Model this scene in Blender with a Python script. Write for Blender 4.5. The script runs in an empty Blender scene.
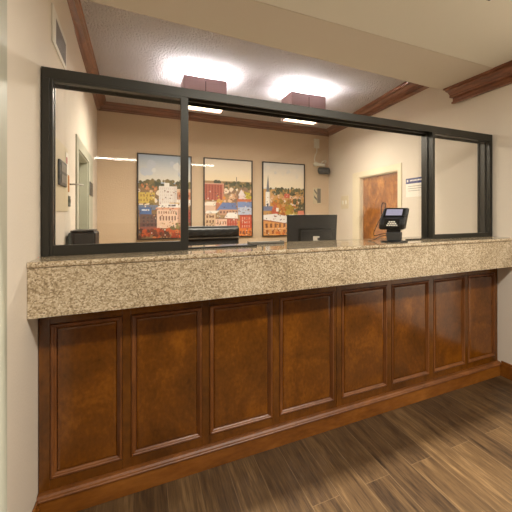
import bpy, bmesh, math, random
from mathutils import Vector
random.seed(7)
sc = bpy.context.scene
C = sc.collection

# ------------------------------------------------------------------ measures (metres)
W = 2.928            # clear width between the two lobby walls
AL, AR = -0.0302, 0.0544   # slight splay of the two office walls
YB = 3.997           # back wall of the office
ZC, ZO = 2.546, 2.80 # lobby ceiling, office ceiling
ZT = 1.152           # counter top
YF = 0.054           # front of the glass partition
def lx(y): return AL*y if y > 0 else 0.0
def rx(y): return W + AR*y if y > 0 else W

# ------------------------------------------------------------------ materials
def srgb(r, g, b):
    f = lambda c: (c/255/12.92) if c/255 <= .04045 else ((c/255+.055)/1.055)**2.4
    return (f(r), f(g), f(b), 1)
def new_mat(name):
    m = bpy.data.materials.new(name); m.use_nodes = True
    nt = m.node_tree; b = nt.nodes['Principled BSDF']
    return m, nt, b
def node(nt, t, **kw):
    n = nt.nodes.new(t)
    for k, v in kw.items(): setattr(n, k, v)
    return n
def plain(name, col, rough=.5, metal=0, bump=0, bscale=60, coat=0, spec=.5):
    m, nt, b = new_mat(name)
    b.inputs['Base Color'].default_value = srgb(*col); b.inputs['Roughness'].default_value = rough
    b.inputs['Metallic'].default_value = metal; b.inputs['Coat Weight'].default_value = coat
    b.inputs['Specular IOR Level'].default_value = spec
    if bump:
        tc = node(nt, 'ShaderNodeTexCoord'); nz = node(nt, 'ShaderNodeTexNoise'); bp = node(nt, 'ShaderNodeBump')
        nz.inputs['Scale'].default_value = bscale; nz.inputs['Detail'].default_value = 4
        bp.inputs['Strength'].default_value = bump; bp.inputs['Distance'].default_value = .01
        nt.links.new(tc.outputs['Object'], nz.inputs['Vector']); nt.links.new(nz.outputs['Fac'], bp.inputs['Height'])
        nt.links.new(bp.outputs['Normal'], b.inputs['Normal'])
    return m
def ramp(nt, stops):
    r = node(nt, 'ShaderNodeValToRGB'); e = r.color_ramp.elements
    e[0].position, e[0].color = stops[0]; e[1].position, e[1].color = stops[-1]
    for p, c in stops[1:-1]:
        x = e.new(p); x.color = c
    return r
def wood(name, dark, mid, light, stretch=(1, 1, .25), scale=5, rough=.3, coat=.3, fine=40):
    m, nt, b = new_mat(name)
    tc = node(nt, 'ShaderNodeTexCoord'); mp = node(nt, 'ShaderNodeMapping'); mp.inputs['Scale'].default_value = stretch
    n1 = node(nt, 'ShaderNodeTexNoise'); n1.inputs['Scale'].default_value = scale; n1.inputs['Detail'].default_value = 6; n1.inputs['Roughness'].default_value = .62; n1.inputs['Distortion'].default_value = .5
    n2 = node(nt, 'ShaderNodeTexNoise'); n2.inputs['Scale'].default_value = fine; n2.inputs['Detail'].default_value = 3
    mx = node(nt, 'ShaderNodeMix'); mx.inputs[0].default_value = .22
    rp = ramp(nt, [(.28, srgb(*dark)), (.5, srgb(*mid)), (.72, srgb(*light))])
    L = nt.links.new
    L(tc.outputs['Object'], mp.inputs['Vector']); L(mp.outputs['Vector'], n1.inputs['Vector']); L(mp.outputs['Vector'], n2.inputs['Vector'])
    L(n1.outputs['Fac'], mx.inputs[2]); L(n2.outputs['Fac'], mx.inputs[3]); L(mx.outputs[0], rp.inputs['Fac'])
    L(rp.outputs['Color'], b.inputs['Base Color'])
    b.inputs['Roughness'].default_value = rough; b.inputs['Coat Weight'].default_value = coat; b.inputs['Coat Roughness'].default_value = .12
    return m
def emit(name, col, s):
    m, nt, b = new_mat(name)
    b.inputs['Base Color'].default_value = (.8, .8, .8, 1)
    b.inputs['Emission Color'].default_value = srgb(*col); b.inputs['Emission Strength'].default_value = s
    return m
def glass_mat():
    m, nt, b = new_mat('clear_glass'); nt.nodes.remove(b)
    out = nt.nodes['Material Output']; tr = node(nt, 'ShaderNodeBsdfTransparent'); gl = node(nt, 'ShaderNodeBsdfGlossy')
    tr.inputs['Color'].default_value = (.985, .99, .985, 1); gl.inputs['Roughness'].default_value = .015
    mx = node(nt, 'ShaderNodeMixShader'); L = nt.links.new
    # Schlick reflectance from the angle of incidence, the same on both faces of the pane
    ge = node(nt, 'ShaderNodeNewGeometry'); dt = node(nt, 'ShaderNodeVectorMath', operation='DOT_PRODUCT'); ab = node(nt, 'ShaderNodeMath', operation='ABSOLUTE')
    om = node(nt, 'ShaderNodeMath', operation='SUBTRACT'); om.inputs[0].default_value = 1
    pw = node(nt, 'ShaderNodeMath', operation='POWER'); pw.inputs[1].default_value = 5
    ma = node(nt, 'ShaderNodeMath', operation='MULTIPLY_ADD'); ma.inputs[1].default_value = .965; ma.inputs[2].default_value = .035
    L(ge.outputs['Normal'], dt.inputs[0]); L(ge.outputs['Incoming'], dt.inputs[1]); L(dt.outputs['Value'], ab.inputs[0]); L(ab.outputs[0], om.inputs[1])
    L(om.outputs[0], pw.inputs[0]); L(pw.outputs[0], ma.inputs[0])
    L(ma.outputs[0], mx.inputs[0]); L(tr.outputs[0], mx.inputs[1]); L(gl.outputs[0], mx.inputs[2]); L(mx.outputs[0], out.inputs['Surface'])
    return m
def granite(name, gloss):
    m, nt, b = new_mat(name); L = nt.links.new
    tc = node(nt, 'ShaderNodeTexCoord')
    v = node(nt, 'ShaderNodeTexVoronoi'); v.inputs['Scale'].default_value = 185; v.inputs['Randomness'].default_value = 1
    n = node(nt, 'ShaderNodeTexNoise'); n.inputs['Scale'].default_value = 125; n.inputs['Detail'].default_value = 5; n.inputs['Roughness'].default_value = .7
    n3 = node(nt, 'ShaderNodeTexNoise'); n3.inputs['Scale'].default_value = 7; n3.inputs['Detail'].default_value = 3
    sep = node(nt, 'ShaderNodeSeparateColor')
    a = node(nt, 'ShaderNodeMix'); a.inputs[0].default_value = .55
    a2 = node(nt, 'ShaderNodeMix'); a2.inputs[0].default_value = .22
    rp = ramp(nt, [(.24, srgb(96, 78, 54)), (.39, srgb(148, 128, 98)), (.53, srgb(188, 169, 138)), (.76, srgb(224, 211, 186))])
    for x in (v, n, n3): L(tc.outputs['Object'], x.inputs['Vector'])
    L(v.outputs['Color'], sep.inputs[0]); L(sep.outputs[0], a.inputs[2]); L(n.outputs['Fac'], a.inputs[3])
    L(a.outputs[0], a2.inputs[2]); L(n3.outputs['Fac'], a2.inputs[3]); L(a2.outputs[0], rp.inputs['Fac'])
    L(rp.outputs['Color'], b.inputs['Base Color']); b.inputs['Roughness'].default_value = gloss
    return m
def planks(name):
    m, nt, b = new_mat(name); L = nt.links.new
    tc = node(nt, 'ShaderNodeTexCoord'); mp = node(nt, 'ShaderNodeMapping'); mp.inputs['Rotation'].default_value = (0, 0, math.pi/2); mp.inputs['Location'].default_value = (.37, .065, 0)
    br = node(nt, 'ShaderNodeTexBrick'); br.offset = .37; br.offset_frequency = 2
    br.inputs['Scale'].default_value = 1; br.inputs['Brick Width'].default_value = 1.5; br.inputs['Row Height'].default_value = .140
    br.inputs['Mortar Size'].default_value = .0016; br.inputs['Mortar Smooth'].default_value = .2; br.inputs['Bias'].default_value = 0
    br.inputs['Color1'].default_value = (0, 0, 0, 1); br.inputs['Color2'].default_value = (1, 1, 1, 1); br.inputs['Mortar'].default_value = (.5, .5, .5, 1)
    sepc = node(nt, 'ShaderNodeSeparateColor')
    # grain coordinates: offset by plank so that no figure runs across a joint
    cmb = node(nt, 'ShaderNodeCombineXYZ'); mul = node(nt, 'ShaderNodeMath', operation='MULTIPLY'); mul.inputs[1].default_value = 9.7
    add = node(nt, 'ShaderNodeVectorMath', operation='ADD'); m2 = node(nt, 'ShaderNodeMapping'); m2.inputs['Scale'].default_value = (1, .045, 1)
    n1 = node(nt, 'ShaderNodeTexNoise'); n1.inputs['Scale'].default_value = 30; n1.inputs['Detail'].default_value = 7; n1.inputs['Roughness'].default_value = .65; n1.inputs['Distortion'].default_value = .35
    n2 = node(nt, 'ShaderNodeTexNoise'); n2.inputs['Scale'].default_value = 150; n2.inputs['Detail'].default_value = 4
    mixg = node(nt, 'ShaderNodeMix'); mixg.inputs[0].default_value = .42
    mixp = node(nt, 'ShaderNodeMix'); mixp.inputs[0].default_value = .12
    rp = ramp(nt, [(.32, srgb(30, 20, 11)), (.44, srgb(66, 48, 29)), (.55, srgb(90, 68, 42)), (.70, srgb(126, 99, 66))])
    dk = node(nt, 'ShaderNodeMix', data_type='RGBA'); dk.inputs[7].default_value = srgb(140, 114, 82)
    bp = node(nt, 'ShaderNodeBump'); bp.inputs['Strength'].default_value = .12; bp.inputs['Distance'].default_value = .004
    L(tc.outputs['Object'], mp.inputs['Vector']); L(mp.outputs['Vector'], br.inputs['Vector']); L(br.outputs['Color'], sepc.inputs[0])
    L(sepc.outputs[0], mul.inputs[0]); L(mul.outputs[0], cmb.inputs[0]); L(mul.outputs[0], cmb.inputs[1])
    L(tc.outputs['Object'], m2.inputs['Vector']); L(m2.outputs['Vector'], add.inputs[0]); L(cmb.outputs[0], add.inputs[1])
    L(add.outputs[0], n1.inputs['Vector']); L(add.outputs[0], n2.inputs['Vector'])
    L(n1.outputs['Fac'], mixg.inputs[2]); L(n2.outputs['Fac'], mixg.inputs[3])
    L(mixg.outputs[0], mixp.inputs[2]); L(sepc.outputs[0], mixp.inputs[3]); L(mixp.outputs[0], rp.inputs['Fac'])
    fm = node(nt, 'ShaderNodeMath', operation='MULTIPLY'); fm.inputs[1].default_value = .42
    L(br.outputs['Fac'], fm.inputs[0]); L(fm.outputs[0], dk.inputs[0]); L(rp.outputs['Color'], dk.inputs[6]); L(dk.outputs[2], b.inputs['Base Color'])
    L(n1.outputs['Fac'], bp.inputs['Height']); L(bp.outputs['Normal'], b.inputs['Normal'])
    b.inputs['Roughness'].default_value = .42
    return m
def popcorn(name, col):
    m, nt, b = new_mat(name); L = nt.links.new
    tc = node(nt, 'ShaderNodeTexCoord'); v = node(nt, 'ShaderNodeTexNoise'); v.inputs['Scale'].default_value = 48; v.inputs['Detail'].default_value = 3
    v2 = node(nt, 'ShaderNodeTexVoronoi'); v2.inputs['Scale'].default_value = 70
    ad = node(nt, 'ShaderNodeMath', operation='SUBTRACT'); bp = node(nt, 'ShaderNodeBump'); bp.inputs['Strength'].default_value = 1; bp.inputs['Distance'].default_value = .05
    L(tc.outputs['Object'], v.inputs['Vector']); L(tc.outputs['Object'], v2.inputs['Vector'])
    L(v.outputs['Fac'], ad.inputs[0]); L(v2.outputs['Distance'], ad.inputs[1]); L(ad.outputs[0], bp.inputs['Height']); L(bp.outputs['Normal'], b.inputs['Normal'])
    b.inputs['Base Color'].default_value = srgb(*col); b.inputs['Roughness'].default_value = .9
    return m

M = {}
M['wall'] = plain('lobby_wall_paint', (220, 209, 192), .75, bump=.12, bscale=90)
M['wall_back'] = plain('textured_tan_wall', (212, 188, 158), .8, bump=.35, bscale=55)
M['ceil'] = plain('lobby_ceiling_paint', (232, 229, 216), .85, bump=.1, bscale=70)
M['header'] = plain('header_paint', (214, 205, 190), .85, bump=.06, bscale=60)
M['ceilo'] = popcorn('popcorn_ceiling', (242, 233, 229))
M['floor'] = planks('wood_plank_floor')
M['carpet'] = plain('office_carpet', (150, 138, 120), .95, bump=.3, bscale=200)
M['cab'] = wood('cherry_stained_maple', (58, 31, 4), (96, 54, 8), (126, 75, 16), (1, 1, .55), 5.5, .26, .35, 60)
M['cabp'] = wood('cherry_stained_maple_panel', (60, 31, 3), (104, 58, 8), (146, 86, 18), (1, 1, .6), 4.6, .2, .45, 70)
M['cabm'] = wood('cherry_bead_molding', (78, 42, 12), (112, 64, 22), (140, 86, 38), (1, 1, .3), 8, .42, .12, 60)
M['plinth'] = wood('plinth_board', (88, 48, 10), (124, 72, 20), (152, 95, 36), (.35, 1, 1), 7, .25, .4, 60)
M['crown'] = wood('walnut_crown_molding', (78, 42, 22), (124, 74, 46), (160, 104, 70), (.25, .25, 3), 12, .32, .3, 50)
M['door'] = wood('amber_door_veneer', (84, 42, 12), (146, 86, 30), (204, 142, 66), (1, 1, .9), 5.5, .35, .25, 40)
M['granite'] = granite('beige_brown_granite', .28)
M['granite_top'] = granite('beige_brown_granite_polished', .07)
M['grout'] = plain('granite_seam_filler', (120, 100, 78), .7)
M['bronze'] = plain('dark_bronze_aluminium', (58, 56, 50), .38, .55)
M['seal'] = plain('black_track_rubber', (22, 21, 19), .6)
M['glass'] = glass_mat()
M['casing'] = plain('cream_door_casing', (226, 214, 184), .5)
M['green'] = plain('pale_green_paint', (172, 171, 152), .5)
M['white'] = plain('white_plastic', (226, 222, 208), .45)
M['offwhite'] = plain('ivory_plastic', (214, 200, 168), .5)
M['black'] = plain('black_plastic', (30, 30, 29), .42)
M['blackg'] = plain('glossy_black_plastic', (20, 20, 20), .18)
M['darkgrey'] = plain('dark_grey_plastic', (58, 57, 54), .45)
M['grey'] = plain('grey_plastic', (120, 114, 104), .45)
M['leather'] = plain('black_leather', (30, 32, 28), .5, bump=.25, bscale=30)
M['steel'] = plain('brushed_steel', (170, 165, 155), .3, 1)
M['paper'] = plain('white_paper', (238, 232, 220), .7)
M['blue'] = plain('blue_print', (62, 66, 122), .6)
M['red'] = plain('red_print', (170, 50, 46), .6)
M['orange'] = plain('orange_plastic', (206, 128, 40), .5)
M['darkgreen'] = plain('dark_green_plastic', (46, 58, 44), .5)
M['shade'] = plain('mauve_brown_lamp_shade', (168, 140, 142), .7)
M['screen'] = emit('terminal_screen_glow', (214, 208, 236), .22)
M['screen'].node_tree.nodes['Principled BSDF'].inputs['Base Color'].default_value = srgb(90, 88, 100)
M['tube'] = emit('lamp_tube_glow', (250, 250, 255), 210)
M['diff'] = emit('lamp_diffuser_glow', (255, 232, 196), 6)
M['lobbytube'] = emit('lobby_lamp_glow', (255, 246, 232), 13)
M['addedslot'] = emit('added_slot_glow', (255, 236, 206), 30)  # glow of the added slot light
M['frame'] = plain('dark_picture_frame', (44, 34, 28), .45)
M['desk'] = plain('grey_laminate_desk', (190, 180, 164), .5)
M['vent'] = plain('dark_duct', (40, 38, 36), .8)

# ------------------------------------------------------------------ builders
LOC = {}
def put(o, label=None, cat=None, group=None, kind=None):
    if label: o['label'] = label
    if cat: o['category'] = cat
    if group: o['group'] = group
    if kind: o['kind'] = kind
    return o
def thing(name, label, cat, loc, rz=0, group=None, kind=None):
    o = bpy.data.objects.new(name, None); C.objects.link(o); o.empty_display_size = .05
    o.location = loc; o.rotation_euler = (0, 0, rz); LOC[o.name] = Vector(loc)
    return put(o, label, cat, group, kind)
class MB:
    def __init__(s): s.v = []; s.f = []; s.mi = []; s.cur = 0
    def add(s, vs, fs):
        n = len(s.v); s.v += [tuple(p) for p in vs]; s.f += [tuple(i+n for i in f) for f in fs]; s.mi += [s.cur]*len(fs); return s
    def hexa(s, p):      # bottom 4 counter-clockwise, top 4
        return s.add(p, [(3, 2, 1, 0), (4, 5, 6, 7), (0, 1, 5, 4), (1, 2, 6, 5), (2, 3, 7, 6), (3, 0, 4, 7)])
    def box(s, x0, x1, y0, y1, z0, z1):
        return s.hexa([(x0, y0, z0), (x1, y0, z0), (x1, y1, z0), (x0, y1, z0), (x0, y0, z1), (x1, y0, z1), (x1, y1, z1), (x0, y1, z1)])
    def prism(s, poly, fn, a, b):   # poly 2-D, fn(p, t) -> 3-D at both ends
        n = len(poly); A = [fn(p, a) for p in poly]; B = [fn(p, b) for p in poly]
        return s.add(A+B, [tuple(range(n))[::-1], tuple(range(n, 2*n))] + [(i, (i+1) % n, (i+1) % n+n, i+n) for i in range(n)])
    def quad(s, a, b, c, d): return s.add([a, b, c, d], [(0, 1, 2, 3)])
    def ring(s, x0, x1, z0, z1, prof, back=None):   # mitred rectangular molding facing -Y: prof = [(inset, y)]
        vs = []
        for d, y in prof: vs += [(x0+d, y, z0+d), (x1-d, y, z0+d), (x1-d, y, z1-d), (x0+d, y, z1-d)]
        fs = []
        for k in range(len(prof)-1):
            for i in range(4): fs.append((k*4+i, k*4+(i+1) % 4, k*4+4+(i+1) % 4, k*4+4+i))
        return s.add(vs, fs)
    def tube(s, pts, r, n=8, cap=True):
        pts = [Vector(p) for p in pts]; vs = []; m = len(pts)
        rr = r if isinstance(r, (list, tuple)) else [r]*m
        up = None
        for i, p in enumerate(pts):
            t = (pts[min(i+1, m-1)]-pts[max(i-1, 0)]).normalized()
            if up is None: up = t.orthogonal().normalized()
            u = (up - t*up.dot(t)).normalized(); up = u; w = t.cross(u)
            for k in range(n):
                a = 2*math.pi*k/n; vs.append(p+(u*math.cos(a)+w*math.sin(a))*rr[i])
        fs = [(i*n+k, i*n+(k+1) % n, (i+1)*n+(k+1) % n, (i+1)*n+k) for i in range(m-1) for k in range(n)]
        if cap: fs += [tuple(range(n))[::-1], tuple(range((m-1)*n, m*n))]
        return s.add(vs, fs)
    def build(s, name, mat, parent=None, bevel=0, smooth=False, local=False, seg=2, sub=0):
        me = bpy.data.meshes.new(name)
        off = Vector((0, 0, 0)) if (local or parent is None) else ORG(parent)
        me.from_pydata([Vector(p)-off for p in s.v], [], s.f)
        for m in (mat if isinstance(mat, list) else [mat]): me.materials.append(m)
        if isinstance(mat, list):
            for p, i in zip(me.polygons, s.mi): p.material_index = i
        bm = bmesh.new(); bm.from_mesh(me); bmesh.ops.recalc_face_normals(bm, faces=bm.faces) if not getattr(s, 'keep', False) else None
        bm.to_mesh(me); bm.free()
        if smooth:
            for p in me.polygons: p.use_smooth = True
        o = bpy.data.objects.new(name, me); C.objects.link(o)
        if parent: o.parent = parent
        if bevel:
            b = o.modifiers.new('bevel', 'BEVEL'); b.width = bevel; b.segments = seg; b.limit_method = 'ANGLE'; b.angle_limit = .6
        if sub:
            b = o.modifiers.new('sub', 'SUBSURF'); b.levels = sub; b.render_levels = sub
        return o
def ORG(o):
    while o.parent: o = o.parent
    return LOC.get(o.name, Vector((0, 0, 0)))
def curve_pts(ctrl, n=10):   # Catmull-Rom
    P = [Vector(p) for p in ctrl]; P = [P[0]]+P+[P[-1]]; out = []
    for i in range(1, len(P)-2):
        for k in range(n):
            t = k/n; a, b, c, d = P[i-1:i+3]
            out.append(.5*((2*b)+(c-a)*t+(2*a-5*b+4*c-d)*t*t+(3*b-a-3*c+d)*t**3))
    return out+[P[-2]]

# ------------------------------------------------------------------ the setting
S = 'structure'
YR = -6.4      # rear wall of the lobby, behind the viewer
XL = -1.6      # the lobby widens past the left wall's corner
f = MB().box(XL-.1, W+.1, YR-.1, .02, -.06, 0).build('floor', M['floor']); put(f, 'brown wood plank floor of the lobby in front of the counter', 'floor', kind=S)
f = MB().box(-.4, 3.4, .02, YB+.1, -.06, 0).build('floor', M['carpet']); put(f, 'carpeted office floor behind the reception counter', 'floor', kind=S)

# left wall: runs from the lobby corner to the office's back corner, with a door opening
D0, D1, DZ = 1.62, 2.62, 1.87
m = MB(); T = .12
def lseg(m, y0, y1, z0, z1): m.hexa([(lx(y0)-T, y0, z0), (lx(y0), y0, z0), (lx(y1), y1, z0), (lx(y1)-T, y1, z0), (lx(y0)-T, y0, z1), (lx(y0), y0, z1), (lx(y1), y1, z1), (lx(y1)-T, y1, z1)])
for a, b, c, d in ((-.66, 0, 0, 3), (0, D0, 0, 3), (D1, YB+.1, 0, 3), (D0, D1, DZ, 3)): lseg(m, a, b, c, d)
put(m.build('wall_left', M['wall']), 'beige painted left wall running from lobby into the office', 'wall', kind=S)
E0, E1, EZ = 1.62, 2.74, 1.88
m = MB()
def rseg(m, y0, y1, z0, z1): m.hexa([(rx(y0), y0, z0), (rx(y0)+T, y0, z0), (rx(y1)+T, y1, z0), (rx(y1), y1, z0), (rx(y0), y0, z1), (rx(y0)+T, y0, z1), (rx(y1)+T, y1, z1), (rx(y1), y1, z1)])
for a, b, c, d in ((YR, 0, 0, 3), (0, E0, 0, 3), (E1, YB+.1, 0, 3), (E0, E1, EZ, 3)): rseg(m, a, b, c, d)
put(m.build('wall_right', M['wall']), 'beige painted right wall running from lobby into the office', 'wall', kind=S)
put(MB().box(-.4, 3.5, YB, YB+.12, 0, 3).build('wall_back', M['wall_back']), 'tan textured back wall of the office behind the pictures', 'wall', kind=S)
put(MB().box(XL-.1, W+.1, YR-.12, YR, 0, 3).build('wall_rear', M['wall']), 'beige rear wall of the lobby behind the viewer', 'wall', kind=S)
put(MB().box(XL-.12, XL, YR, -.54, 0, 3).build('wall_side', M['wall']), 'beige far side wall of the lobby past the left corner', 'wall', kind=S)
put(MB().box(XL-.12, -T, -.66, -.54, 0, 3).build('wall_return', M['wall']), 'beige return wall behind the left corner', 'wall', kind=S)
put(MB().box(XL, W, YR, YR+.02, 0, 1.16).build('trim_6', M['crown']), 'dark wainscot along the rear lobby wall', 'wainscot', kind=S)
# ceilings
SL = (.30, 2.05, -1.12, -.72)      # opening of the added slot light (x0, x1, y0, y1)
m = MB()
m.box(XL-.1, SL[0], YR, -.03, ZC, ZC+.02).box(SL[1], W+.1, YR, -.03, ZC, ZC+.02)
m.box(SL[0], SL[1], YR, SL[2], ZC, ZC+.02).box(SL[0], SL[1], SL[3], -.03, ZC, ZC+.02)
put(m.build('ceiling', M['ceil']), 'pale painted lobby ceiling in front of the header', 'ceiling', kind=S)
m = MB(); hb = lambda x: .456 + .0618*x
m.hexa([(-.1, -.03, ZC-.003), (3.1, -.03, ZC-.003), (3.1, hb(3.1), ZC-.003), (-.1, hb(-.1), ZC-.003), (-.1, -.03, 3), (3.1, -.03, 3), (3.1, hb(3.1), 3), (-.1, hb(-.1), 3)])
put(m.build('wall_header', M['header']), 'tan underside of the dropped header above the counter', 'header', kind=S)
put(MB().box(-.4, 3.5, .3, YB+.1, ZO, ZO+.1).build('ceiling_office', M['ceilo']), 'white popcorn textured ceiling over the office', 'ceiling', kind=S)
# crown moldings: profile = (distance from wall, height)
PR = [(-.06, 2.69), (.012, 2.69), (.016, 2.700), (.012, 2.707), (.030, 2.709), (.034, 2.716), (.030, 2.724), (.036, 2.738), (.050, 2.752), (.070, 2.762), (.070, 2.772), (.088, 2.775), (.092, 2.788), (.100, 2.79), (.100, 2.80), (-.06, 2.80)]
ya = .50
def crown_left(p, t):
    d, z = p
    return (-.058-.0148*(t-.3)+d, t, z) if t < 1 else (-.115+d, YB-max(d, 0), z)
put(MB().prism(PR, crown_left, .5, YB).build('trim_1', M['crown']), 'walnut crown molding along the left office wall', 'crown molding', kind=S)
put(MB().prism(PR, lambda p, t: ((-.115+p[0], YB-p[0], p[1]) if t < 1 else (3.16-p[0], YB-p[0], p[1])), 0, 3).build('trim_2', M['crown']), 'walnut crown molding along the back office wall', 'crown molding', kind=S)
put(MB().prism(PR, lambda p, t: ((2.885-p[0], .52, p[1]) if t < 1 else (3.16-p[0], YB-max(p[0], 0), p[1])), 0, 3).build('trim_3', M['crown']), 'walnut crown molding along the right office wall', 'crown molding', kind=S)
PL = [(0, 2.398), (.018, 2.398), (.022, 2.408), (.018, 2.418), (.010, 2.421), (.010, 2.452), (.034, 2.456), (.038, 2.466), (.034, 2.476), (.040, 2.490), (.052, 2.506), (.070, 2.515), (.070, 2.526), (.086, 2.530), (.088, 2.546), (0, 2.546)]
put(MB().prism(PL, lambda p, t: (W-p[0], t-(.0 if t < 0 else .06*(1-p[0]/.088)), p[1]), YR, .60).build('trim_4', M['crown']), 'dark walnut crown molding on the right lobby wall, ending in a mitred return', 'crown molding', kind=S)
put(MB().box(-.02, .014, -.675, -.512, 0, ZC).build('trim_5', M['green'], bevel=.003), 'pale green corner casing at the end of the left wall', 'casing', kind=S)
# baseboards
m = MB(); m.box(0, .016, -.51, -.0425, 0, .085).box(0, .010, -.51, -.0425, .085, .104)
put(m.build('baseboard_left', M['plinth'], bevel=.003), 'brown wood baseboard at the foot of the left wall', 'baseboard', kind=S)
m = MB(); m.box(W-.016, W, YR+.02, -.0425, 0, .105).box(W-.010, W, YR+.02, -.0425, .105, .124)
put(m.build('baseboard_right', M['plinth'], bevel=.003), 'brown wood baseboard at the foot of the right wall', 'baseboard', kind=S)

# doors
dr = thing('door_1', 'amber wood door with cream casing in the right office wall', 'door', (rx(2.18), 2.18, 0), kind=S)
def rbox(m, y0, y1, z0, z1, d0, d1):   # against the right office wall; d = distance into the room
    m.hexa([(rx(y0)-d1, y0, z0), (rx(y0)-d0, y0, z0), (rx(y1)-d0, y1, z0), (rx(y1)-d1, y1, z0), (rx(y0)-d1, y0, z1), (rx(y0)-d0, y0, z1), (rx(y1)-d0, y1, z1), (rx(y1)-d1, y1, z1)])
m = MB(); rbox(m, E0, E1, 0, EZ, -.10, -.06); m.build('door_leaf', M['door'], dr)
m = MB()
rbox(m, 1.54, E0+.01, 0, EZ+.07, 0, .012); rbox(m, E1-.01, 2.96, 0, EZ+.07, 0, .012); rbox(m, E0, E1, EZ-.01, EZ+.07, 0, .012)
rbox(m, E0, E0+.02, 0, EZ, -.06, 0); rbox(m, E1-.02, E1, 0, EZ, -.06, 0); rbox(m, E0, E1, EZ-.02, EZ, -.06, 0)
m.build('door_casing', M['casing'], dr, bevel=.004)
m = MB(); m.tube([(rx(1.72)+.06, 1.72, .95), (rx(1.72)-.0, 1.72, .95)], [.012, .012]).tube([(rx(1.72)-.0, 1.72, .95), (rx(1.72)-.02, 1.72, .95), (rx(1.72)-.05, 1.72, .95), (rx(1.72)-.06, 1.72, .95)], [.012, .028, .028, .012], 16)
m.build('door_knob', M['steel'], dr, smooth=True)
dl = thing('door_2', 'pale green door and casing in the left office wall', 'door', (lx(2.1), 2.1, 0), kind=S)
def lbox(m, y0, y1, z0, z1, d0, d1):
    m.hexa([(lx(y0)+d0, y0, z0), (lx(y0)+d1, y0, z0), (lx(y1)+d1, y1, z0), (lx(y1)+d0, y1, z0), (lx(y0)+d0, y0, z1), (lx(y0)+d1, y0, z1), (lx(y1)+d1, y1, z1), (lx(y1)+d0, y1, z1)])
m = MB(); lbox(m, D0, D1, 0, DZ, -.11, -.07); m.build('door_leaf', M['green'], dl)
m = MB()
lbox(m, 1.48, D0+.01, 0, DZ+.085, 0, .010); lbox(m, D1-.01, 3.06, 0, DZ+.085, 0, .010); lbox(m, D0, D1, DZ-.01, DZ+.085, 0, .010)
lbox(m, D0, D0+.02, 0, DZ, -.07, 0); lbox(m, D1-.02, D1, 0, DZ, -.07, 0); lbox(m, D0, D1, DZ-.02, DZ, -.07, 0)
m.build('door_casing', M['green'], dl, bevel=.004)
m = MB(); lbox(m, 2.62, 2.98, 1.53, 1.67, .0105, .018); m.build('lock_plate', M['darkgrey'], dl, bevel=.003)

# ------------------------------------------------------------------ counter: cabinets, plinth, granite
PX = [(.041, .310), (.344, .661), (.697, 1.035), (1.076, 1.426), (1.479, 1.825), (1.862, 2.194), (2.236, 2.555), (2.587, 2.895)]
PZ0, PZ1, CT = .158, .852, .924
def cabinet(x0, x1, panels, label):
    t = thing('counter_cabinet', label, 'cabinet', ((x0+x1)/2, .15, 0), group='panelled cabinets under the counter')
    m = MB(); m.box(x0, x1, .018, .30, .06, CT); m.build('carcass', M['cab'], t)
    m = MB(); xs = [x0] + [v for p in panels for v in p] + [x1]
    for k in range(0, len(xs), 2): m.box(xs[k], xs[k+1], 0, .018, .06, CT)
    for a, b in panels: m.box(a, b, 0, .018, .06, PZ0).box(a, b, 0, .018, PZ1, CT)
    m.build('face_frame', M['cab'], t, bevel=.0015)
    for a, b in panels:
        p = MB().ring(a, b, PZ0, PZ1, [(.024, .016), (.030, .0075), (.20*(b-a), .0075), ((b-a)/2-.001, .0075)] if False else [(.020, .017), (.026, .0085), (.034, .007)])
        p.quad((a+.034, .007, PZ0+.034), (b-.034, .007, PZ0+.034), (b-.034, .007, PZ1-.034), (a+.034, .007, PZ1-.034))
        po = p.build('panel', M['cabp'], t)
        MB().ring(a, b, PZ0, PZ1, [(0, .006), (.001, -.002), (.004, -.0055), (.009, -.006), (.013, -.003), (.0155, .003), (.018, .0045), (.021, .007), (.023, .013), (.024, .017)]).build('bead_molding', M['cabm'], po)
    return t
SEAM = 1.4435
cabinet(0.002, SEAM-.001, PX[:4], 'cherry wood counter cabinet with four tall recessed panels beside the left wall')
cabinet(SEAM+.001, W-.002, PX[4:], 'cherry wood counter cabinet with four tall recessed panels beside the right wall')
t = thing('plinth', 'wide brown wood plinth board running along the floor under the cabinets', 'plinth', (W/2, -.02, 0))
MB().box(0.002, W-.002, -.042, -.001, 0, .088).build('plinth_board', M['plinth'], t, bevel=.002)
MB().prism([(-.001, .088), (-.046, .088), (-.047, .094), (-.043, .098), (-.036, .101), (-.028, .109), (-.016, .112), (-.001, .112)], lambda p, x: (x, p[0], p[1]), .002, W-.002).build('cap_molding', M['cabm'], t)

t = thing('granite_countertop', 'speckled beige granite countertop with a deep front apron', 'countertop', (W/2, 0, .924))
ns = []
for k in range(7):
    a = -math.pi/2 + math.pi*k/6; ns.append((-.186-.013*math.cos(a), 1.1395+.0125*math.sin(a)))
prof = [(.36, 1.127)] + ns + [(.36, 1.152)]
MB().prism(prof, lambda p, x: (x, p[0], p[1]), 0.001, W-.001).build('top_slab', M['granite_top'], t)
for a, b in ((.001, 1.0592), (1.0608, 2.70), (2.7012, W-.001)): MB().box(a, b, -.191, -.165, .924, 1.1265).build('apron', M['granite'], t, bevel=.0012)
for a, b in ((1.0592, 1.0608), (2.70, 2.7012)): MB().box(a, b, -.1903, -.166, .924, 1.1265).build('seam_filler', M['grout'], t)
MB().box(.001, W-.001, -.1645, .30, .925, .94).build('underside_board', M['cab'], t)
MB().box(.001, W-.001, .01, .30, .9405, 1.1265).build('support_wall', M['wall'], t)

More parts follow.
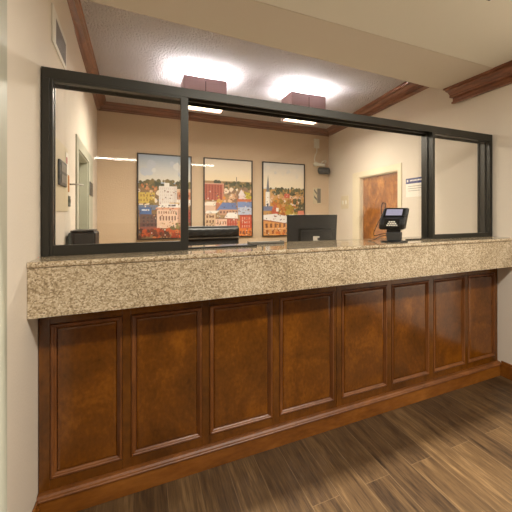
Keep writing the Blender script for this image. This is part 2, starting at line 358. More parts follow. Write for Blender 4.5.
# ------------------------------------------------------------------ sliding glass partition
YD = .205
t = thing('sliding_glass_partition', 'dark bronze framed sliding glass window standing on the granite counter', 'partition', (W/2, .13, ZT))
g0, g1 = 0.002, W-.004
m = MB(); zt = 2.018
m.box(g0, g1, YF, YF+.012, 1.970, zt).box(g0, g1, YD-.012, YD, 1.962, zt).box(g0, g1, YF+.012, YD-.012, 1.993, zt).box(g0, g1, .118, .130, 1.966, 1.993)
m.build('head_track', M['bronze'], t, bevel=.001)
m = MB(); m.box(g0+.001, g1-.001, YF+.013, .117, 1.986, 1.993).box(g0+.001, g1-.001, .131, YD-.013, 1.986, 1.993); m.build('track_seal', M['seal'], t)
m = MB(); m.box(g0, .030, YF, YF+.012, ZT, 1.970).box(g0, .016, YF+.012, YD, ZT, 1.993).box(g0, .030, .118, .130, ZT, 1.966).box(g0, .030, YD-.012, YD, ZT, 1.962); m.build('jamb', M['bronze'], t, bevel=.001)
m = MB(); m.box(W-.030, g1, YF, YF+.012, ZT, 1.970).box(W-.016, g1, YF+.012, YD, ZT, 1.993).box(W-.030, g1, .118, .130, ZT, 1.966).box(W-.030, g1, YD-.012, YD, ZT, 1.962); m.build('jamb', M['bronze'], t, bevel=.001)
def sash(x0, x1, y0, y1, sl, sr, rb, rt, z1=1.970):
    m = MB(); m.box(x0, x0+sl, y0, y1, ZT, z1).box(x1-sr, x1, y0, y1, ZT, z1).box(x0+sl, x1-sr, y0, y1, ZT, ZT+rb).box(x0+sl, x1-sr, y0, y1, z1-rt, z1)
    s = m.build('sash', M['bronze'], t, bevel=.001)
    MB().box(x0+sl, x1-sr, (y0+y1)/2-.003, (y0+y1)/2+.003, ZT+rb, z1-rt).build('glass', M['glass'], s)
    return s
sash(.0305, .601, YF+.001, YF+.030, .012, .036, .049, .012)
sash(2.276, W-.031, YF+.001, YF+.030, .020, .004, .034, .012)
m = MB(); m.box(2.278, 2.300, YF+.031, .118, ZT, 1.993).box(2.270, 2.306, .118, .130, ZT, 1.966).box(2.278, 2.300, .130, YD, ZT, 1.962); m.build('mullion', M['bronze'], t, bevel=.001)
MB().box(.56, 2.276, .145, .151, ZT+.002, 1.975).build('glass', M['glass'], t)
MB().box(.602, .972, .104, .118, ZT, ZT+.010).build('sill_track', M['bronze'], t, bevel=.001)
MB().box(2.03, 2.269, .058, .072, ZT, ZT+.008).build('sill_track', M['bronze'], t, bevel=.001)

# ------------------------------------------------------------------ things on and behind the counter
# flat tray on the counter's office side
t = thing('document_tray', 'thin dark grey tray lying flat at the counter back edge left of the monitor', 'tray', (1.075, .29, ZT))
m = MB(); m.box(.966, 1.184, .25, .335, ZT, ZT+.005); m.build('tray_base', M['darkgrey'], t, bevel=.001)
m = MB(); m.box(.966, 1.184, .25, .254, ZT+.005, ZT+.016).box(.966, .970, .254, .335, ZT+.005, ZT+.016).box(1.180, 1.184, .254, .335, ZT+.005, ZT+.016); m.build('tray_rim', M['grey'], t, bevel=.001)
m = MB(); m.box(.975, 1.176, .258, .33, ZT+.0055, ZT+.012); m.build('paper_stack', M['paper'], t)

# payment terminal, built in its own space: local -Y looks to the customer
t = thing('payment_terminal', 'black card payment terminal with lit screen on a swivel pedestal on the counter', 'payment terminal', (1.862, -.03, ZT), math.radians(-42))
m = MB(); m.prism([(.098*math.cos(a)*(1 if math.cos(a) > 0 else .93), .070*math.sin(a)) for a in [2*math.pi*k/28 for k in range(28)]], lambda p, z: (p[0], p[1], z), 0, .007); m.build('base_plate', M['black'], t, local=True, bevel=.002)
m = MB(); m.hexa([(-.046, -.034, .007), (.050, -.034, .007), (.050, .034, .007), (-.046, .034, .007), (-.050, -.036, .068), (.054, -.036, .068), (.054, .036, .068), (-.050, .036, .068)]); m.build('pedestal', M['darkgrey'], t, local=True, bevel=.006)
m = MB(); m.box(-.046, .048, -.030, .030, .068, .084); m.build('swivel_neck', M['blackg'], t, local=True, bevel=.002)
# body: lower keypad housing and tilted display head
bd = MB()
def slab(m, pts, x0, x1, sk=0):   # side profile (y, z) extruded along x, sk = sideways lean with height
    m.prism(pts, lambda p, x: (x + sk*(p[1]-.084), p[0], p[1]), x0, x1)
slab(bd, [(-.050, .086), (.030, .084), (.062, .150), (.070, .226), (.052, .236), (.020, .232), (-.010, .172), (-.058, .160), (-.066, .120)], -.092, .070, .16)
body = bd.build('terminal_body', M['black'], t, local=True, bevel=.007, seg=3)
m = MB(); slab(m, [(-.052, .092), (.028, .090), (.066, .218), (.050, .232), (.020, .230), (-.006, .182), (-.062, .170), (-.070, .122)], .060, .078, .16); m.build('privacy_shield', M['darkgrey'], t, local=True, bevel=.005)
m = MB(); slab(m, [(-.052, .092), (.028, .090), (.066, .222), (.046, .232), (.016, .228), (-.008, .180), (-.062, .168), (-.070, .122)], -.098, -.088, .16); m.build('privacy_shield', M['darkgrey'], t, local=True, bevel=.004)
# display: lies on the slope from (-.010,.172) to (.020,.232)
def on_slope(x, s, off):  # s = 0..1 up the display slope
    y = -.010+.030*s; z = .172+.060*s; n = Vector((0, -.060, .030)).normalized()
    return (x+.16*(z-.084), y+n.y*off, z+n.z*off)
m = MB()
for o1, o2, a, b, c, d in ((0, .003, -.084, .056, .04, .98),):
    m.hexa([on_slope(a, c, o1), on_slope(b, c, o1), on_slope(b, d, o1), on_slope(a, d, o1), on_slope(a, c, o2), on_slope(b, c, o2), on_slope(b, d, o2), on_slope(a, d, o2)])
dp = m.build('display_bezel', M['blackg'], t, local=True, bevel=.001)
m = MB(); a, b, c, d = -.072, .040, .16, .86
m.hexa([on_slope(a, c, .0031), on_slope(b, c, .0031), on_slope(b, d, .0031), on_slope(a, d, .0031), on_slope(a, c, .004), on_slope(b, c, .004), on_slope(b, d, .004), on_slope(a, d, .004)])
m.build('screen', M['screen'], dp, local=True)
# keypad on the front face (-.066,.120)-(-.058,.160)
m = MB(); m.hexa([(-.060, -.069, .098), (.042, -.069, .098), (.042, -.040, .092), (-.060, -.040, .092), (-.052, -.064, .157), (.050, -.064, .157), (.050, -.030, .157), (-.052, -.030, .157)])
kp = m.build('keypad_well', M['blackg'], t, local=True, bevel=.002)
m = MB()
for r_, n_, z_ in ((0, 3, .140), (1, 4, .128), (2, 5, .116)):
    for k in range(n_):
        x = -.003+(k-(n_-1)/2)*.0155; m.box(x-.0058, x+.0058, -.0735, -.066, z_-.0045, z_+.0045)
m.build('key_rows', M['white'], kp, local=True, bevel=.001)
m = MB(); m.tube(curve_pts([(-.090, .03, .19), (-.098, .045, .23), (-.092, .07, .268), (-.070, .075, .262), (-.082, .06, .21), (-.125, .05, .12), (-.150, .045, .060), (-.142, .045, .038), (-.10, .04, .050), (-.046, .02, .060)], 8), .0028, 6); m.build('cable', M['black'], t, local=True, smooth=True)
m = MB(); m.tube(curve_pts([(-.046, .01, .045), (-.10, .03, .035), (-.15, .05, .010), (-.20, .08, .004)], 8), .0028, 6); m.build('cable', M['black'], t, local=True, smooth=True)

# desk of the office
t = thing('office_desk', 'grey office desk behind the counter carrying the monitor', 'desk', (1.5, .9, 0))
MB().box(.26, 2.85, .40, 1.60, .735, .765).build('desktop', M['desk'], t, bevel=.003)
for x, y in ((.30, .43), (2.81, .43), (.30, 1.57), (2.81, 1.57)): MB().box(x-.025, x+.025, y-.025, y+.025, 0, .735).build('leg', M['darkgrey'], t)
# monitor seen from behind
t = thing('computer_monitor', 'black computer monitor seen from behind, left of the payment terminal', 'monitor', (1.755, 1.2, .765), math.radians(-3))
def mbox(x0, x1, y0, y1, z0, z1, name, mat, bev=.003, par=None): return MB().box(x0, x1, y0, y1, z0-.765, z1-.765).build(name, mat, par or t, bevel=bev, local=True)
m = MB(); m.hexa([(-.238, 0, .22), (.232, 0, .22), (.232, .03, .22), (-.238, .03, .22), (-.242, -.004, .57), (.246, -.004, .57), (.246, .026, .57), (-.242, .026, .57)]); m.build('housing', M['black'], t, bevel=.004, local=True)
m = MB(); m.hexa([(-.128, -.042, .20), (.170, -.042, .20), (.182, .004, .20), (-.140, .004, .20), (-.128, -.042, .425), (.170, -.042, .425), (.182, .0, .445), (-.140, .0, .445)]); hb_ = m.build('rear_bulge', M['black'], t, bevel=.004, local=True)
mbox(-.118, .160, -.0432, -.041, 1.166, 1.180, 'vent_slot', M['seal'], 0, hb_)
mbox(-.012, .050, -.0435, -.042, 1.092, 1.134, 'sticker', M['paper'], 0, hb_)
mbox(.030, .050, -.0440, -.0435, 1.095, 1.118, 'sticker', M['darkgrey'], 0, hb_)
mbox(-.030, .060, -.030, .010, .775, 1.0, 'stand_neck', M['black'])
mbox(-.12, .15, -.10, .10, .765, .777, 'stand_base', M['black'])
mbox(-.228, .226, .0302, .0312, 1.0, 1.32, 'screen', M['blackg'], 0)

# office chair
t = thing('office_chair', 'black leather office chair with padded back behind the counter', 'chair', (1.0, 2.12, 0), math.radians(2))
def cush(x0, x1, y0, y1, z0, z1, name, bev, wr=0):
    m = MB(); nx, nz = 22, 8; vs = []; fs = []
    for side in (0, 1):
        for j in range(nz+1):
            for i in range(nx+1):
                u, v = i/nx, j/nz
                e = (1-(2*u-1)**8)*(1-(2*v-1)**4)
                w = wr*math.sin(i*1.9+1.7*math.sin(j*.9))*e
                vs.append((x0+(x1-x0)*u, (y0 - .022*e + w) if side == 0 else (y1+.012*e), z0+(z1-z0)*v))
    N = (nx+1)*(nz+1)
    for j in range(nz):
        for i in range(nx):
            a = j*(nx+1)+i; fs.append((a, a+1, a+nx+2, a+nx+1)); fs.append((N+a, N+a+nx+1, N+a+nx+2, N+a+1))
    for i in range(nx): fs.append((i, N+i, N+i+1, i+1)); a = nz*(nx+1)+i; fs.append((a, a+1, N+a+1, N+a))
    for j in range(nz): a = j*(nx+1); fs.append((a, a+nx+1, N+a+nx+1, N+a)); a += nx; fs.append((a, N+a, N+a+nx+1, a+nx+1))
    return m.add(vs, fs).build(name, M['leather'], t, local=True, smooth=True)
cush(-.255, .262, -.055, .02, 1.105, 1.196, 'headrest_cushion', .02, .009)
MB().tube([(-.255, -.062, 1.094), (.262, -.062, 1.094)], .0075, 8).build('seam_highlight', M['grey'], t, local=True, smooth=True)  # grey tube stands in for the highlight along the seam
cush(-.250, .257, -.055, .02, .80, 1.083, 'backrest_cushion', .02, .002)
cush(-.250, .257, -.055, .02, .56, .792, 'backrest_cushion', .02, .002)
MB().box(-.262, .268, -.012, .036, .54, 1.215).build('back_shell', M['leather'], t, local=True, bevel=.012, seg=3)
MB().box(-.25, .26, -.56, -.03, .43, .53).build('seat', M['leather'], t, local=True, bevel=.03, seg=3)
MB().tube([(0, -.28, .12), (0, -.28, .43)], .03, 14).build('gas_column', M['black'], t, local=True, smooth=False)
for k in range(5):
    a = 2*math.pi*k/5; c_, s_ = math.cos(a), math.sin(a)
    lg = MB().tube([(0, -.28, .115), (.28*c_, -.28+.28*s_, .075)], [.026, .016], 8).build('base_leg', M['black'], t, local=True)
    MB().tube([(.28*c_-.02*s_, -.28+.28*s_+.02*c_, .03), (.28*c_+.02*s_, -.28+.28*s_-.02*c_, .03)], .03, 14).build('caster', M['black'], lg, local=True)

# black office machine on a cabinet beside the left wall
t = thing('filing_cabinet', 'low grey filing cabinet against the left office wall', 'cabinet', (.14, 1.05, 0))
MB().box(-.018, .24, .89, 1.20, 0, .90).build('cabinet_body', M['grey'], t, bevel=.003)
for z in (.05, .46): d = MB().box(-.01, .23, .875, .8895, z, z+.39).build('drawer', M['grey'], t, bevel=.003); MB().box(.06, .16, .86, .8745, z+.28, z+.30).build('drawer_handle', M['steel'], d, bevel=.002)
t = thing('printer', 'black boxy office printer beside the left wall at the window corner', 'printer', (.05, 1.02, .90))
MB().box(-.016, .128, .90, 1.15, .90, 1.228).build('printer_body', M['black'], t, bevel=.016, seg=3)
MB().box(-.004, .118, .905, 1.14, 1.228, 1.238).build('scanner_lid', M['darkgrey'], t, bevel=.004)
MB().box(.018, .120, .892, .8995, 1.12, 1.215).build('front_panel', M['darkgrey'], t, bevel=.003)

# ------------------------------------------------------------------ pictures of a town on the back wall
def pmat(c):
    k = 'print_%d_%d_%d' % c
    return bpy.data.materials.get(k) or plain(k, c, .6)
def picture(x0, x1, z0, z1, label, shapes):
    t = thing('framed_picture', label, 'picture', ((x0+x1)/2, YB-.02, z0), group='town pictures on the back wall')
    yf = YB-.036; e = .016
    m = MB(); m.box(x0, x0+e, yf, YB, z0, z1).box(x1-e, x1, yf, YB, z0, z1).box(x0+e, x1-e, yf, YB, z0, z0+e).box(x0+e, x1-e, yf, YB, z1-e, z1)
    m.build('frame', M['frame'], t, bevel=.002)
    w, h = x1-x0-2*e, z1-z0-2*e
    cols = []; m = MB(); m.keep = True
    mats = []
    def P(u, v, k): return (x0+e+w*min(max(u, 0), 1), yf+.012-.00004*k, z1-e-h*min(max(v, 0), 1))
    m.box(x0+e, x1-e, yf+.0125, YB-.001, z0+e, z1-e)
    rnd = random.Random(int(x0*1000)); shapes = list(shapes); n0 = len(shapes)
    for _ in range(170):
        u, v = rnd.random(), rnd.uniform(.40, .985); a, b = rnd.uniform(.008, .03), rnd.uniform(.006, .018)
        c = rnd.choice([(92, 74, 64), (120, 88, 72), (236, 226, 210), (150, 92, 70), (110, 112, 120), (196, 150, 110), (96, 94, 68)])
        shapes.append((c, [(u, v), (u, min(v+b, 1)), (min(u+a, 1), min(v+b*.9, 1)), (min(u+a, 1), v)]))
    base = shapes[0][0]; mats.append(pmat(base)); idx = {base: 0}
    for k, (col, pts) in enumerate(shapes):
        if col not in idx: idx[col] = len(mats); mats.append(pmat(col))
        m.cur = idx[col]; p = [P(u, v, k) for u, v in pts]
        m.add(p, [tuple(range(len(p)))])
    o = m.build('print', mats, t)
R = lambda c, x0, y0, x1, y1: (c, [(x0, y0), (x0, y1), (x1, y1), (x1, y0)])
def blobs(col_list, x0, x1, y0, y1, n, r, seed):
    rnd = random.Random(seed); out = []
    for _ in range(n):
        cx, cy = rnd.uniform(x0, x1), rnd.uniform(y0, y1); rr = r*rnd.uniform(.6, 1.3); c = rnd.choice(col_list)
        out.append((c, [(cx+rr*1.5*math.cos(-a)*rnd.uniform(.75, 1.1), cy+rr*math.sin(-a)*rnd.uniform(.75, 1.1)) for a in [2*math.pi*k/9 for k in range(9)]]))
    return out
def wins(col, x0, y0, x1, y1, nx, ny, fx=.5, fy=.55):
    out = []; dx, dy = (x1-x0)/nx, (y1-y0)/ny
    for i in range(nx):
        for j in range(ny): out.append(R(col, x0+dx*(i+.5-fx/2), y0+dy*(j+.5-fy/2), x0+dx*(i+.5+fx/2), y0+dy*(j+.5+fy/2)))
    return out
def sky(top, mid, low, hz):
    n = 14; out = []
    for k in range(n):
        t_ = k/(n-1); a, b, s_ = (top, mid, t_*2) if t_ < .5 else (mid, low, t_*2-1)
        out.append(R(tuple(int(a[i]+(b[i]-a[i])*s_) for i in range(3)), 0, hz*k/n, 1, hz*(k+1)/n+.002))
    return out
OL = [(92, 92, 66), (110, 104, 70), (78, 80, 60), (132, 116, 76)]
AU = [(196, 120, 50), (210, 150, 70), (176, 100, 48), (160, 130, 60)]
p1 = sky((176, 190, 208), (214, 216, 216), (232, 226, 212), .32)
p1 += blobs([(228, 228, 226), (204, 210, 220)], .1, .9, .08, .22, 12, .05, 1)
p1 += [R((150, 120, 84), 0, .34, 1, 1)]
p1 += blobs(OL, 0, 1, .31, .40, 60, .028, 2) + blobs([(196, 120, 70), (214, 150, 104)], 0, .35, .33, .42, 10, .018, 3)
p1 += blobs([(226, 190, 150), (186, 130, 96), (240, 226, 206)], 0, 1, .42, .62, 50, .028, 4)
p1 += [R((214, 186, 92), 0, .45, .30, .58)] + wins((170, 130, 60), .02, .46, .3, .57, 5, 2, .4, .5)
p1 += blobs([(150, 126, 66), (120, 104, 56)], .16, .38, .56, .60, 8, .02, 5)
p1 += [R((238, 230, 222), .38, .37, .73, .60), R((224, 212, 204), .66, .38, .73, .60), R((244, 238, 230), .48, .33, .58, .38)] + wins((222, 210, 202), .39, .38, .66, .58, 7, 5, .35, .6)
p1 += [R((214, 144, 108), .74, .44, 1, .53), R((236, 200, 164), .74, .40, 1, .44), R((242, 232, 220), .72, .53, 1, .60)] + wins((150, 90, 70), .75, .455, 1, .52, 4, 1, .4, .5)
p1 += [R((120, 130, 150), .0, .60, .36, .66), R((212, 170, 60), .58, .57, .78, .60)]
p1 += [R((84, 112, 164), .02, .63, .24, .74), R((214, 222, 234), .06, .65, .2, .67), R((220, 222, 230), .05, .74, .16, .77)]
p1 += [R((112, 84, 76), .03, .71, .38, .88), R((150, 92, 78), .02, .86, .38, .92)] + wins((86, 66, 62), .06, .73, .36, .86, 4, 3)
p1 += [((246, 240, 232), [(.34, .63), (.46, .58), (.86, .58), (.82, .64)]), R((110, 100, 104), .56, .595, .70, .615), R((226, 170, 140), .32, .63, .84, .655), R((238, 206, 180), .34, .655, .74, .88), ((210, 164, 140), [(.74, .655), (.74, .9), (.86, .84), (.86, .62)])]
p1 += wins((176, 132, 112), .36, .67, .73, .71, 8, 1, .5, .8) + wins((140, 104, 88), .38, .73, .72, .79, 6, 1, .5, .9)
p1 += [R((166, 84, 66), .86, .66, 1, .86)] + wins((120, 60, 50), .88, .68, 1, .84, 3, 4)
p1 += blobs([(160, 70, 44), (196, 92, 52), (120, 66, 46), (206, 124, 74), (96, 62, 48)], 0, 1, .90, 1, 70, .028, 6) + blobs([(150, 140, 90), (120, 110, 74)], .6, 1, .82, .9, 14, .02, 7)
p2 = sky((236, 222, 204), (244, 230, 206), (246, 226, 190), .28)
p2 += [R((172, 140, 100), 0, .28, 1, 1)] + blobs(OL, .2, 1, .29, .38, 50, .025, 11) + [R((130, 120, 110), .66, .22, .675, .33)]
p2 += blobs([(230, 190, 150), (196, 140, 104), (244, 224, 200), (150, 120, 96)], .3, 1, .37, .56, 60, .028, 12)
p2 += [R((184, 104, 82), 0, .31, .40, .53), R((204, 140, 116), .36, .33, .40, .53), R((214, 168, 144), .0, .31, .4, .325)]
for k in range(6): p2 += [R((154, 78, 64), .02+k*.06, .33, .045+k*.06, .52)]
p2 += [((238, 226, 222), [(.70, .46), (.77, .38), (.86, .46)]), R((236, 214, 208), .71, .46, .85, .52)] + blobs([(206, 188, 60), (180, 160, 60), (150, 140, 62)], .86, 1, .42, .50, 12, .022, 13) + blobs([(226, 150, 66), (210, 170, 90)], .24, .44, .48, .60, 10, .022, 14)
p2 += [R((206, 120, 78), .68, .51, 1, .55), R((246, 232, 216), 0, .55, .24, .60), R((222, 190, 164), 0, .6, .22, .68), R((186, 120, 86), .22, .56, .32, .66)]
p2 += [((112, 130, 176), [(.24, .66), (.36, .56), (.66, .56), (.68, .65)]), R((130, 150, 196), .69, .545, 1, .63), R((206, 160, 130), .30, .65, .70, .72), R((196, 204, 222), .70, .62, 1, .72)] + wins((120, 90, 80), .3, .66, .7, .71, 6, 1, .5, .6)
p2 += [((246, 240, 232), [(.40, .76), (.48, .69), (.68, .69), (.70, .77)]), ((240, 234, 226), [(0, .70), (.04, .665), (.3, .665), (.24, .70)])]
p2 += [R((216, 184, 148), 0, .70, .22, 1)] + wins((136, 96, 66), .02, .71, .2, .9, 3, 3, .6, .5)
p2 += [R((236, 198, 172), .22, .77, .46, 1), R((150, 112, 92), .22, .765, .46, .775)] + wins((156, 112, 92), .24, .78, .46, .96, 4, 2, .4, .45)
p2 += [R((186, 88, 68), .46, .77, .70, .92), R((240, 206, 186), .46, .92, .74, .935), R((222, 150, 76), .68, .80, .76, .92)] + wins((214, 150, 130), .48, .78, .7, .9, 4, 2, .25, .7)
p2 += [R((200, 86, 58), .74, .72, 1, .90), R((226, 130, 62), .70, .90, 1, 1), R((170, 70, 50), .74, .72, 1, .74)] + wins((232, 190, 168), .77, .74, .97, .9, 4, 3, .28, .6) + wins((120, 76, 60), .72, .92, 1, .99, 4, 1)
p2 += blobs([(190, 90, 50), (226, 150, 70), (150, 76, 48)], 0, 1, .955, 1, 24, .015, 15)
p3 = sky((222, 220, 214), (244, 232, 212), (248, 234, 206), .34)
p3 += blobs([(236, 228, 214), (226, 222, 214)], .1, .9, .06, .2, 10, .03, 20)
p3 += [R((206, 160, 100), 0, .36, 1, 1)] + blobs(OL+[(168, 140, 84)], .1, 1, .34, .43, 60, .024, 21)
p3 += blobs([(240, 226, 208), (222, 170, 130), (232, 200, 170)], .1, 1, .44, .54, 36, .022, 22) + [R((208, 104, 84), .50, .42, .63, .48), R((240, 224, 216), .58, .52, .78, .62)]
p3 += blobs(AU, .12, .8, .52, .76, 70, .036, 23) + blobs([(186, 160, 60), (170, 140, 56)], .55, .85, .58, .72, 20, .03, 24) + blobs([(84, 82, 58), (104, 98, 66)], .76, 1, .5, .66, 22, .03, 25)
p3 += [R((246, 240, 230), .05, .40, .155, .66), ((120, 124, 130), [(.065, .40), (.14, .40), (.108, .16)]), R((220, 210, 200), .13, .40, .155, .66), R((120, 130, 160), 0, .60, .22, .66), R((80, 84, 104), .08, .56, .12, .6)]
p3 += [R((196, 96, 70), .2, .64, .36, .74), ((206, 110, 82), [(.2, .64), (.28, .56), (.36, .64)]), R((214, 130, 100), .84, .66, 1, .76), R((244, 236, 226), .30, .62, .36, .67)]
p3 += [((240, 236, 232), [(0, .72), (.3, .70), (1, .80), (1, .86), (.5, .83), (0, .78)]), ((170, 110, 80), [(0, .78), (.5, .83), (1, .86), (1, .88), (0, .80)])]
p3 += [((222, 158, 92), [(0, .80), (1, .88), (1, 1), (0, 1)])] + wins((132, 84, 56), .02, .83, .98, .90, 9, 1, .45, .8) + wins((160, 92, 50), .02, .92, .98, .985, 7, 1, .4, .8) + [R((238, 196, 150), 0, .905, 1, .915)]
p3 += blobs([(232, 150, 60), (206, 110, 46)], .3, 1, .95, 1, 16, .02, 26)
picture(.318, .986, .985, 2.172, 'framed town picture with a white tower block and flat roofed building, leftmost of three', p1)
picture(1.143, 1.843, .985, 2.172, 'framed town picture with red brick houses and blue roofs, middle of three', p2)
picture(1.994, 2.698, .978, 2.172, 'framed town picture with a white church steeple and autumn trees, rightmost of three', p3)

# ------------------------------------------------------------------ wall fittings
# air vent high on the left wall
t = thing('air_vent', 'white louvred air vent high on the left wall', 'vent', (lx(.64), .64, 2.25))
m = MB(); y0, y1, z0, z1 = .360, .90, 2.245, 2.445
lbox(m, y0, y0+.10, z0, z1, 0, .008); lbox(m, y1-.03, y1, z0, z1, 0, .008); lbox(m, y0+.10, y1-.03, z0, z0+.03, 0, .008); lbox(m, y0+.10, y1-.03, z1-.03, z1, 0, .008); m.build('vent_frame', M['white'], t, bevel=.003)
m = MB(); lbox(m, y0+.10, y1-.03, z0+.03, z1-.03, .0005, .002); m.build('duct', M['vent'], t)
for k in range(13):
    a = z0+.034+k*(z1-z0-.076)/12; m = MB(); lbox(m, y0+.10, y1-.03, a, a+.006, .002, .007); m.build('slat', M['grey'], t)
# ivory board with a dark terminal on the left wall
t = thing('wall_board', 'ivory wall board carrying the dark wall device on the left office wall', 'board', (lx(.73), .73, 1.36))
m = MB(); lbox(m, .455, .985, 1.36, 1.765, 0, .006); m.build('board', M['offwhite'], t, bevel=.003)
t = thing('wall_device', 'dark two-window wall device mounted on the ivory board', 'wall device', (lx(.69), .69, 1.5))
m = MB(); lbox(m, .525, .815, 1.508, 1.655, .0065, .018); m.build('device_case', M['darkgrey'], t, bevel=.006)
m = MB(); lbox(m, .56, .785, 1.588, 1.638, .0185, .0205); m.build('device_window', M['grey'], t, bevel=.002)
m = MB(); lbox(m, .56, .785, 1.525, 1.575, .0185, .0205); m.build('device_window', M['grey'], t, bevel=.002)
t = thing('paper_notice', 'small white notice with a red mark pinned beside the dark wall device', 'notice', (lx(.97), .97, 1.6))
m = MB(); lbox(m, .85, .975, 1.60, 1.735, .0065, .0085); m.build('sheet', M['paper'], t)
m = MB(); lbox(m, .87, .92, 1.665, 1.705, .0086, .0094); m.build('red_mark', M['red'], t)
t = thing('key_hook', 'metal lever sticking out of the left wall with an orange tag', 'hook', (lx(1.03), 1.03, 1.5))
m = MB(); lbox(m, .995, 1.04, 1.49, 1.60, .0, .008); m.build('tag', M['orange'], t, bevel=.002)
m = MB(); m.tube([(lx(1.07), 1.07, 1.545), (lx(1.07)+.02, 1.07, 1.545), (lx(1.07)+.075, 1.10, 1.545)], .006, 8); m.build('lever', M['steel'], t, smooth=True)
t = thing('wall_switch', 'small dark green wall switch below the metal lever', 'switch', (lx(1.06), 1.06, 1.40))
m = MB(); lbox(m, 1.00, 1.10, 1.395, 1.465, 0, .008); m.build('switch_plate', M['darkgreen'], t, bevel=.003)
m = MB(); lbox(m, 1.035, 1.065, 1.42, 1.445, .0085, .013); m.build('rocker', M['grey'], t, bevel=.001)
# camera in the back right corner
t = thing('security_camera', 'white bracketed security camera with dark head below a white junction box, back right corner', 'camera', (2.93, YB, 2.1))
m = MB(); m.box(2.868, 2.960, YB-.03, YB, 2.465, 2.625); m.build('junction_box', M['white'], t, bevel=.005)
m = MB(); m.tube(curve_pts([(2.915, YB-.018, 2.465), (2.915, YB-.02, 2.40), (2.885, YB-.02, 2.33), (2.875, YB-.02, 2.25), (2.90, YB-.03, 2.20)], 8), .009, 8); m.build('cable', M['white'], t, smooth=True)
m = MB(); m.tube([(2.90, YB-.0, 2.19), (2.90, YB-.05, 2.19)], [.04, .035], 16).tube([(2.90, YB-.05, 2.185), (2.96, YB-.10, 2.175), (3.02, YB-.13, 2.165)], [.028, .026, .03], 10); m.tube(curve_pts([(2.96, YB-.09, 2.19), (3.0, YB-.10, 2.24), (3.05, YB-.11, 2.24), (3.03, YB-.11, 2.21)], 5), .008, 6); m.build('bracket', M['white'], t, smooth=True)
m = MB(); m.tube([(2.935, YB-.055, 2.075), (2.94, YB-.06, 2.075), (3.085, YB-.15, 2.07), (3.09, YB-.155, 2.07)], [.045, .058, .058, .045], 18); m.build('camera_head', M['darkgrey'], t, smooth=False, bevel=.004)
t = thing('wall_plaque', 'small tan and grey plaque on back wall right of the pictures', 'plaque', (2.93, YB, 1.5))
m = MB(); m.box(2.857, 3.0, YB-.014, YB, 1.508, 1.788); m.build('plaque_back', M['offwhite'], t, bevel=.003)
m = MB(); m.box(2.926, 2.990, YB-.0155, YB-.0142, 1.525, 1.772); m.build('grey_half', M['grey'], t)
m = MB(); m.prism([(2.868, 1.62), (2.868, 1.655), (2.922, 1.60), (2.922, 1.56)], lambda p, y: (p[0], y, p[1]), YB-.0155, YB-.0142).prism([(2.868, 1.73), (2.868, 1.765), (2.922, 1.70), (2.922, 1.665)], lambda p, y: (p[0], y, p[1]), YB-.0155, YB-.0142); m.build('diagonal_stripe', M['grey'], t)
t = thing('switch_plate', 'pale light switch plate on the right office wall before the wood door', 'switch', (rx(3.27), 3.27, 1.42))
m = MB(); rbox(m, 3.13, 3.42, 1.42, 1.625, 0, .008); m.build('plate', M['offwhite'], t, bevel=.002)
m = MB(); rbox(m, 3.19, 3.24, 1.49, 1.55, .0085, .016); m.build('toggle', M['white'], t, bevel=.001)
m = MB(); rbox(m, 3.31, 3.36, 1.49, 1.55, .0085, .016); m.build('toggle', M['white'], t, bevel=.001)
# sign beside the door
t = thing('wall_sign', 'white paper sign with a blue heading on the right office wall, partly behind the mullion', 'sign', (rx(1.25), 1.25, 1.53))
m = MB(); rbox(m, 1.06, 1.447, 1.535, 1.75, 0, .004); m.build('sheet', M['paper'], t)
m = MB(); rbox(m, 1.06, 1.447, 1.688, 1.75, .0042, .0052); m.build('blue_heading', M['blue'], t)
m = MB()
y = 1.36
rbox(m, 1.395, 1.425, 1.708, 1.735, .0053, .0058); m.build('heading_symbol', M['paper'], t)
for w_ in (.018, .026, .012, .020, .022, .016, .024, .018, .022):
    m = MB(); rbox(m, y-w_, y, 1.714, 1.731, .0053, .0058); m.build('letter', M['paper'], t); y -= w_+.008
for k, (a, b) in enumerate(((1.12, 1.40), (1.10, 1.41), (1.16, 1.40))): m = MB(); rbox(m, a, b, 1.655-k*.026, 1.660-k*.026, .0042, .0047); m.build('text_line', M['grey'], t)

# ------------------------------------------------------------------ lamps
def box_lamp(x0, x1, y0, y1, z0, z1, label):
    t = thing('ceiling_light', label, 'ceiling light', ((x0+x1)/2, (y0+y1)/2, ZO), group='box lamps on the office ceiling')
    e = .008; m = MB()
    m.box(x0, x1, y0, y0+e, z0, z1).box(x0, x1, y1-e, y1, z0, z1).box(x0, x0+e, y0+e, y1-e, z0, z1).box(x1-e, x1, y0+e, y1-e, z0, z1)
    sh = m.build('shade', M['shade'], t)
    xm = (x0+x1)/2; MB().box(xm-.003, xm+.003, y0-.003, y0-.0005, z0, z1-.035).build('seam', M['frame'], sh)
    MB().box(x0+e, x1-e, y0+e, y1-e, z0+.012, z0+.018).build('diffuser', M['diff'], t)
    m = MB(); m.box(xm-.004, xm+.004, y0+e, y1-e, z0+.002, z0+.0115).box(x0+e, x1-e, (y0+y1)/2-.004, (y0+y1)/2+.004, z0+.002, z0+.0115); m.build('divider', M['shade'], t)
    m = MB()
    for yy in ((y0*.7+y1*.3), (y0*.3+y1*.7)): m.tube([(x0+.05, yy, z1-.022), (x1-.05, yy, z1-.022)], .014, 10)
    m.build('lamp_tube', M['tube'], t)
    m = MB(); m.tube([(xm, (y0+y1)/2, z0+.018), (xm, (y0+y1)/2, ZO)], .01, 10).tube([(xm, (y0+y1)/2, ZO-.012), (xm, (y0+y1)/2, ZO)], .06, 20); m.build('ceiling_rose', M['white'], t)
box_lamp(.730, 1.130, 2.02, 2.38, 2.46, 2.720, 'mauve brown box lamp on the office ceiling, the left one')
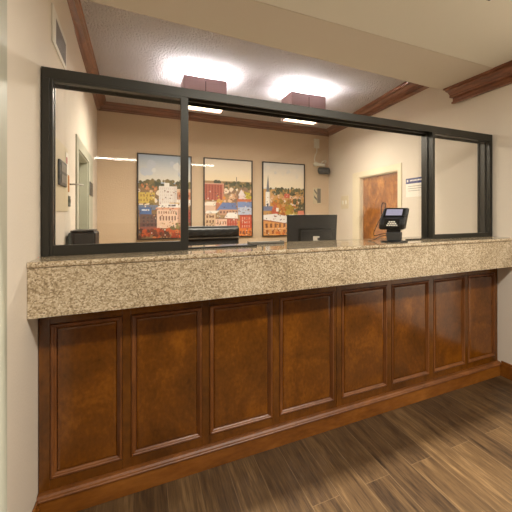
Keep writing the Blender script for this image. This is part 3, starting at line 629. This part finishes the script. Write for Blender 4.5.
box_lamp(1.805, 2.215, 1.97, 2.35, 2.46, 2.720, 'mauve brown box lamp on the office ceiling, the right one')

# added slot light, out of view, giving the lobby floor a straight lit edge
t = thing('added_slot_light', 'added linear slot light in the lobby ceiling, out of view', 'ceiling light', ((SL[0]+SL[1])/2, (SL[2]+SL[3])/2, ZC))
a, b, c, d = SL; h = .24; e = .002
m = MB(); m.box(a, b, d-e, d, ZC, ZC+h).box(a, b, c, c+e, ZC, ZC+h).box(a, a+e, c+e, d-e, ZC, ZC+h).box(b-e, b, c+e, d-e, ZC, ZC+h).box(a, b, c, d, ZC+h, ZC+h+e); m.build('housing', M['seal'], t)  # dark slot walls, added to cut the light off short of the counter
MB().box(a+.01, b-.01, d-.030, d-.018, ZC+h-.006, ZC+h-.0005).build('added_light_strip', M['addedslot'], t)
# lobby lamps hanging in the rear of the lobby (they show as streaks in the glass)
for (x0, x1, y, z, lab) in ((-.30, .30, -5.5, 2.27, 'long white linear lamp in the rear lobby, left of the pair'), (1.15, 1.55, -5.5, 2.27, 'long white linear lamp in the rear lobby, right of the pair')):
    t = thing('linear_lamp', lab, 'lamp', ((x0+x1)/2, y, z), group='linear lamps in the rear lobby')
    MB().box(x0, x1, y-.06, y+.06, z, z+.03).build('lamp_body', M['white'], t, bevel=.003)
    MB().box(x0+.01, x1-.01, y-.05, y+.05, z-.02, z-.0005).build('lamp_tube', M['lobbytube'], t)
    for x in (x0+.1, x1-.1): MB().tube([(x, y, z+.03), (x, y, ZC)], .004, 6).build('hanger', M['steel'], t)

def area(name, loc, size, rot, power, col, sy=None):
    l = bpy.data.lights.new(name, 'AREA'); l.energy = power; l.color = col; l.size = size
    if sy: l.shape = 'RECTANGLE'; l.size_y = sy
    o = bpy.data.objects.new(name, l); C.objects.link(o); o.location = loc; o.rotation_euler = rot
    return o
# added fill light for the lobby, overhead out of view, no fixture built
WARM = (1, .955, .88)
area('lobby_fill_light', (1.5, -1.93, ZC-.01), 1.6, (0, 0, 0), 50, WARM, .22)
# light of the two box lamps, up to the ceiling and down into the office
for x, y, p in ((.93, 2.2, 26), (2.01, 2.16, 16)):
    area('box_lamp_down', (x, y, 2.455), .34, (0, 0, 0), p, (1, .91, .78))
area('added_slot_lamp', ((SL[0]+SL[1])/2, SL[3]-.024, ZC+.232), SL[1]-SL[0]-.02, (0, 0, 0), 90, WARM, .012)  # main light of the added slot

w = bpy.data.worlds.new('world'); sc.world = w; w.use_nodes = True
w.node_tree.nodes['Background'].inputs[0].default_value = (.9, .85, .75, 1); w.node_tree.nodes['Background'].inputs[1].default_value = .1

# ------------------------------------------------------------------ camera and view
cam = bpy.data.cameras.new('camera'); co = bpy.data.objects.new('camera', cam); C.objects.link(co)
co.location = (.39825, -2.2572, 1.35); co.rotation_euler = (math.pi/2, 0, -.556)
cam.sensor_width = 36; cam.lens = 36*386.3/512
cam.shift_x = (256-384)/512; cam.shift_y = -(256-213.15)/512
cam.clip_start = .02
sc.camera = co
sc.view_settings.view_transform = 'Standard'; sc.view_settings.look = 'None'; sc.view_settings.gamma = 1
sc.view_settings.use_curve_mapping = False; sc.view_settings.exposure = 0.82
sc.cycles.use_denoising = True
sc.cycles.max_bounces = 10; sc.cycles.transparent_max_bounces = 16
sc.cycles.sample_clamp_indirect = 6
